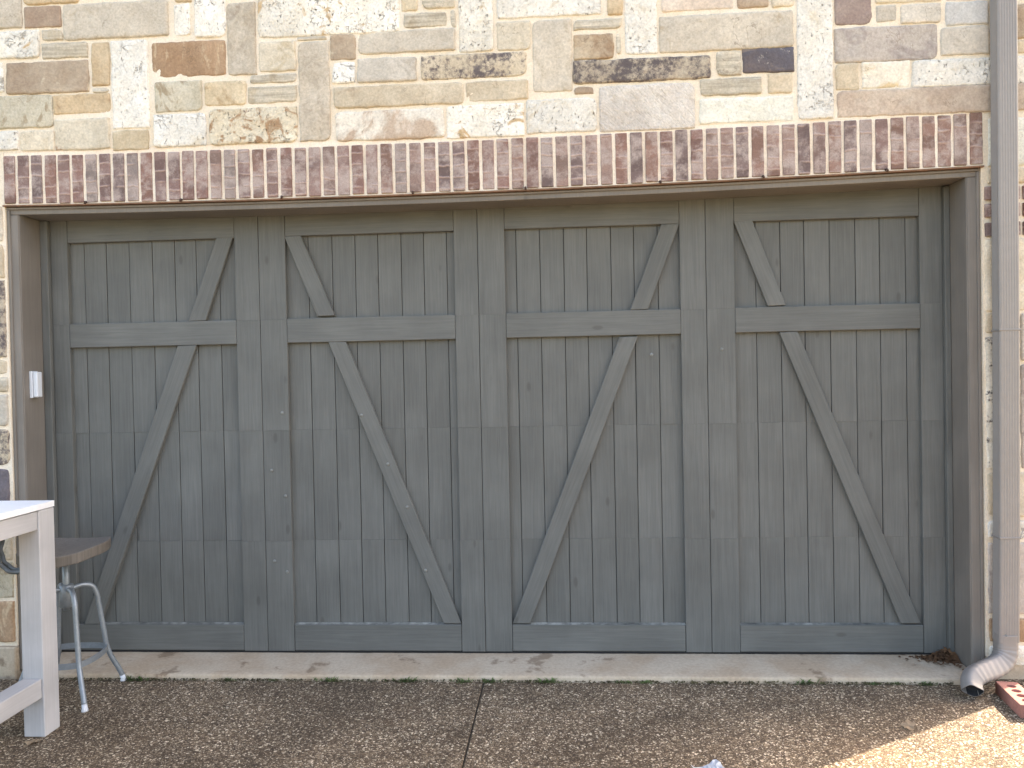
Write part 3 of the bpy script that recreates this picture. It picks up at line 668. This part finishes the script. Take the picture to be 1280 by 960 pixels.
# seat: dished wooden slab
nx, ny = 16, 14; V = []; F = []
def seat_z(s, t): return 0.012*s*s - .012*math.exp(-(s*s+t*t)*1.5) - .014*max(0, -t)**2
for side in (0, 1):
    for i in range(nx+1):
        for j in range(ny+1):
            s = 2*i/nx-1; t = 2*j/ny-1
            X = s*math.sqrt(max(0, 1-.38*t*t))*.185; Yv = t*math.sqrt(max(0, 1-.38*s*s))*.20
            V.append((X, Yv, seat_z(s, t)+(.026 if side == 0 else -.026)))
N = ny+1; K = (nx+1)*N
for i in range(nx):
    for j in range(ny):
        F.append((i*N+j, (i+1)*N+j, (i+1)*N+j+1, i*N+j+1)); F.append((K+i*N+j, K+i*N+j+1, K+(i+1)*N+j+1, K+(i+1)*N+j))
ring = [i*N for i in range(nx+1)]+[nx*N+j for j in range(1, N)]+[i*N+ny for i in range(nx-1, -1, -1)]+[j for j in range(ny-1, 0, -1)]
for k in range(len(ring)): a, b = ring[k], ring[(k+1) % len(ring)]; F.append((a, K+a, K+b, b))
seat = mesh_obj('seat', V, F, M['seatwood'], stl, (0.0, 0.0, .676+zz), (0, 0, math.radians(4)), smooth=False)
bv = seat.modifiers.new('round', 'BEVEL'); bv.width = .006; bv.segments = 2; bv.limit_method = 'ANGLE'
for (dx, dy) in ((.05, -.05), (.05, .05), (-.05, -.05), (-.05, .05)):
    o = bm_obj('seat_bolt', box_bm(.014, .014, .016, .003), M['hose'], seat, (dx, dy, -.038))
V, F = sweep([(0, 0, .38+zz), (0, 0, .640+zz)], circ(.016, 12)); post = mesh_obj('post', V, F, M['steel'], stl, smooth=True)
V, F = sweep([(0, 0, .395+zz), (0, 0, .40+zz), (0, 0, .47+zz), (0, 0, .505+zz), (0, 0, .51+zz)], circ(.033, 16), scales=[.7, 1, 1.05, 1.0, .7]); mesh_obj('hub', V, F, M['steel'], stl, smooth=True)
V, F = sweep([(0, 0, .632+zz), (0, 0, .652+zz)], circ(.085, 20)); mesh_obj('seat_plate', V, F, M['hose'], stl)
legprof = [(.025, .485), (.07, .492), (.115, .478), (.138, .435), (.150, .36), (.170, .22), (.180, .150), (.203, .085), (.232, .025), (.250, -.018)]
hx = [(u*1.25, v*.75) for (u, v) in circ(.0125, 10)]
angs = [math.radians(a) for a in (-42, 50, 138, 228)]
for a in angs:
    pts = [(r*math.cos(a), r*math.sin(a), z+zz) for (r, z) in legprof]
    lg = mesh_obj('leg', *sweep(smooth_path(pts, 5), circ(.0125, 10)), M['steel'], stl, smooth=True)
    x, y = .256*math.cos(a), .256*math.sin(a)
    V, F = sweep([(x-.008*math.cos(a), y-.008*math.sin(a), -.018+zz), (x, y, -.036+zz), (x, y, -.044+zz), (x, y, GZ+zz)], circ(.0145, 12), scales=[.85, .9, 1.1, 1.1])
    mesh_obj('foot_cap', V, F, M['plastic'], lg, smooth=True)
for k in range(4):
    a, b = angs[k], angs[(k+1) % 4]+(2*math.pi if k == 3 else 0); pts = []
    for i in range(7):
        t = i/6; an = a+(b-a)*t; r = .181*(1-.16*math.sin(math.pi*t)); pts.append((r*math.cos(an), r*math.sin(an), .150+zz))
    V, F = sweep(smooth_path(pts, 3), [(-.014, -.003), (.014, -.003), (.014, .003), (-.014, .003)]); mesh_obj('foot_rest', V, F, M['steel'], stl)

# ------------------------------------------------------------------ small things
sb = empty('sensor_box', (JL, -.125, 1.505)); tag(sb, 'small white plastic box fixed to the left side jamb', 'sensor box')
bm_obj('base', box_bm(.016, .050, .146, .002), M['plastic'], sb, (.008, 0, 0)); bm_obj('cover', box_bm(.026, .042, .138, .006, 3), M['plastic'], sb, (.030, 0, 0), smooth=False)

hc = empty('hose_coil', (-2.475, -.27, .632)); tag(hc, 'dark grey coiled tube against the stone wall behind the white table leg', 'tube')
for k, (r, y) in enumerate(((.105, -.022), (.098, .004))):
    pts = [(r*math.cos(2*math.pi*i/20), y+.004*math.sin(3*i), r*math.sin(2*math.pi*i/20)*1.1) for i in range(21)]
    V, F = sweep(smooth_path(pts, 3), circ(.011, 10), up=Vector((0, 1, 0)), cap=False); mesh_obj('loop', V, F, M['hose'], hc, smooth=True)
bm_obj('hook', box_bm(.02, .07, .02, .004), M['steel'], hc, (0, .02, .092))

# loose cored brick by the outlet
cu = bpy.data.curves.new('loose_brick', 'CURVE'); cu.dimensions = '2D'; cu.fill_mode = 'BOTH'; cu.extrude = .027; cu.bevel_depth = .003
def spl(pts):
    s = cu.splines.new('POLY'); s.points.add(len(pts)-1)
    for p, q in zip(s.points, pts): p.co = (q[0], q[1], 0, 1)
    s.use_cyclic_u = True
bl_, bw_ = .262, .088
spl([(-bw_/2, -bl_/2), (bw_/2, -bl_/2), (bw_/2, bl_/2), (-bw_/2, bl_/2)])
for cy in (-.08, -.027, .027, .08): spl([(.023*math.cos(a*math.pi/8), cy+.021*math.sin(a*math.pi/8)) for a in range(16)][::-1])
tmp = bpy.data.objects.new('tmp', cu); COL.objects.link(tmp); bpy.context.view_layer.update()
me = bpy.data.meshes.new_from_object(tmp.evaluated_get(bpy.context.evaluated_depsgraph_get())); bpy.data.objects.remove(tmp)
me.materials.clear(); me.materials.append(M['redbrick'])
lb = link(bpy.data.objects.new('loose_brick', me)); lb.location = (2.470, -.530, GZ+.0302); lb.rotation_euler = (0, 0, math.radians(-8)); tag(lb, 'loose pinkish red brick with round holes lying by the downspout outlet', 'brick')

def leaf_mesh(name, L, W, mat, loc, rz, seed, label, cat='leaf', lobes=3):
    rr = random.Random(seed); bm = bmesh.new(); n = 18; top = []; c0 = bm.verts.new((0, 0, .006))
    for k in range(n):
        a = 2*math.pi*k/n; r = 1-.28*(.5+.5*math.cos(lobes*a+1))+rr.uniform(-.08, .08)
        top.append(bm.verts.new((math.cos(a)*L/2*r, math.sin(a)*W/2*r, .002+.012*rr.random())))
    for k in range(n): bm.faces.new((c0, top[k], top[(k+1) % n]))
    r = bmesh.ops.solidify(bm, geom=bm.faces[:], thickness=.0015)
    zmin = min(v.co.z for v in bm.verts)
    for v in bm.verts: v.co.z -= zmin
    o = bm_obj(name, bm, mat, None, loc, (0, 0, rz)); tag(o, label, cat); return o
leaf_mesh('leaf', .075, .05, M['leaf_pale'], (-1.905, -.975, GZ), .3, 3, 'pale curled dead leaf on the drive at the foot of the table leg', lobes=5)
leaf_mesh('leaf', .10, .06, M['leaf_pale'], (1.89, -.74, GZ), 1.0, 5, 'pale lobed dead leaf lying on shaded drive near the sunlit edge', lobes=5)
leaf_mesh('leaf', .07, .05, M['leaf_brown'], (-2.42, -.40, GZ), .4, 9, 'dark brown dead leaf on the ground below the stone wall', lobes=4)
# torn paper
rr = random.Random(4); bm = bmesh.new(); n = 9; grid = []
for i in range(n):
    row = []
    for j in range(6):
        u, v = i/(n-1)-.5, j/5-.5
        row.append(bm.verts.new((u*.10*(1+.3*rr.random()), v*.065*(1+.4*rr.random())+u*.02, .012+.014*rr.random()+.008*math.sin(6*u))))
    grid.append(row)
for i in range(n-1):
    for j in range(5): bm.faces.new((grid[i][j], grid[i+1][j], grid[i+1][j+1], grid[i][j+1]))
bmesh.ops.solidify(bm, geom=bm.faces[:], thickness=.0015); zmin = min(v.co.z for v in bm.verts)
for v in bm.verts: v.co.z -= zmin
tag(bm_obj('paper_scrap', bm, M['paper'], None, (.958, -1.15, GZ), (0, 0, .1)), 'crumpled scrap of bluish white paper lying on the drive', 'paper')
# dirt and leaf litter blown into the corner of the sill
rr = random.Random(8); V = []; F = []
for i in range(420):
    t = rr.random(); x = 2.405-abs(rr.gauss(0, .075)); y = -.02-abs(rr.gauss(0, .05)); 
    if x < 2.0 or y < -.25: continue
    hgt = .055*math.exp(-((2.43-x)/.10)**2-((y+.02)/.09)**2); z = -.016+hgt*rr.random()
    a = rr.random()*6.28; s = rr.uniform(.006, .018); b = len(V); q = rr.uniform(-.5, .5)
    d = Vector((math.cos(a), math.sin(a), q)); e = Vector((-math.sin(a), math.cos(a), rr.uniform(-.3, .3)))
    p = Vector((x, y, max(z, -.012)+.004))
    V += [p-d*s, p-e*s*.5, p+d*s, p+e*s*.5]; F.append((b, b+1, b+2, b+3))
nb = len(V); gx, gy = 16, 12
for i in range(gx+1):
    for j in range(gy+1):
        x = 2.17+.262*i/gx; y = -.235*j/gy+.0
        hgt = .050*math.exp(-((2.43-x)/.10)**2-((y+.01)/.085)**2)*(1+.3*noise.noise(Vector((x*40, y*40, 0))))
        V.append((x, y, -.026+hgt+.004*noise.noise(Vector((x*80, y*80, 2)))))
for i in range(gx):
    for j in range(gy): F.append((nb+i*(gy+1)+j, nb+i*(gy+1)+j+1, nb+(i+1)*(gy+1)+j+1, nb+(i+1)*(gy+1)+j))
tag(mesh_obj('leaf_litter', V, F, M['dirt']), 'rusty brown dirt and leaf litter in the corner of the sill', 'litter', kind='stuff')
# dirt and moss line along the front of the sill
rr = random.Random(21); V = []; F = []
for i in range(3200):
    x = rr.uniform(-2.4, 2.3); dens = noise.noise(Vector((x*3, 0, 0)))+.35
    if rr.random() > .35+.65*max(0, dens): continue
    y = -.289-abs(rr.gauss(0, .008)); s = rr.uniform(.003, .009); b = len(V); p = Vector((x, y, GZ+.003+rr.random()*.008)); a = rr.random()*6.28
    d = Vector((math.cos(a), math.sin(a), rr.uniform(-.4, .9))); e = Vector((-math.sin(a), math.cos(a), rr.uniform(-.4, .4)))
    V += [p-d*s, p-e*s*.6, p+d*s, p+e*s*.6]; F.append((b, b+1, b+2, b+3))
tag(mesh_obj('moss', V, F, M['moss']), 'dark moss and dirt in the crack along the sill', 'moss', kind='stuff')
# weeds
def weed(x, y, size, seed):
    rr = random.Random(seed); V = []; F = []
    for k in range(int(26+30*size)):
        a = rr.random()*6.28; L = rr.uniform(.018, .045)*size*1.3; w = rr.uniform(.002, .0045)*(.6+.5*size); el = rr.uniform(.15, 1.2)
        d = Vector((math.cos(a), math.sin(a), 0)); sd_ = Vector((-math.sin(a), math.cos(a), 0)); o = Vector((rr.gauss(0, .022*size*1.5), rr.gauss(0, .005), 0)); o.y = min(o.y, .006)
        p0 = o; p1 = o+d*L*.5*math.cos(el)+Vector((0, 0, L*.5*math.sin(el))); p2 = o+d*L*math.cos(el*.8)+Vector((0, 0, L*math.sin(el)*.75))
        b = len(V); V += [p0-sd_*w*.4, p0+sd_*w*.4, p1+sd_*w, p1-sd_*w, p2]; F += [(b, b+1, b+2, b+3), (b+3, b+2, b+4)]
        for q in range(b, b+5): V[q].y = min(V[q].y, .0)
    return mesh_obj('weed', V, F, M['weed'], None, (x, y, GZ))
WEEDS = [(-1.84, 1.2), (-1.34, .8), (-.81, 1.1), (-.40, 1.2), (-.12, 1.0), (.02, .9), (.32, 1.3), (.70, .8), (.80, .7), (1.59, 1.2), (1.92, .7), (2.17, .8), (-1.10, .5), (2.02, .6)]
WL = {}
for i, (x, s) in enumerate(WEEDS):
    o = weed(x, -.292, s*.78, i); tag(o, 'small green weed tuft growing in the crack before the sill', 'weed', 'weeds along the sill')
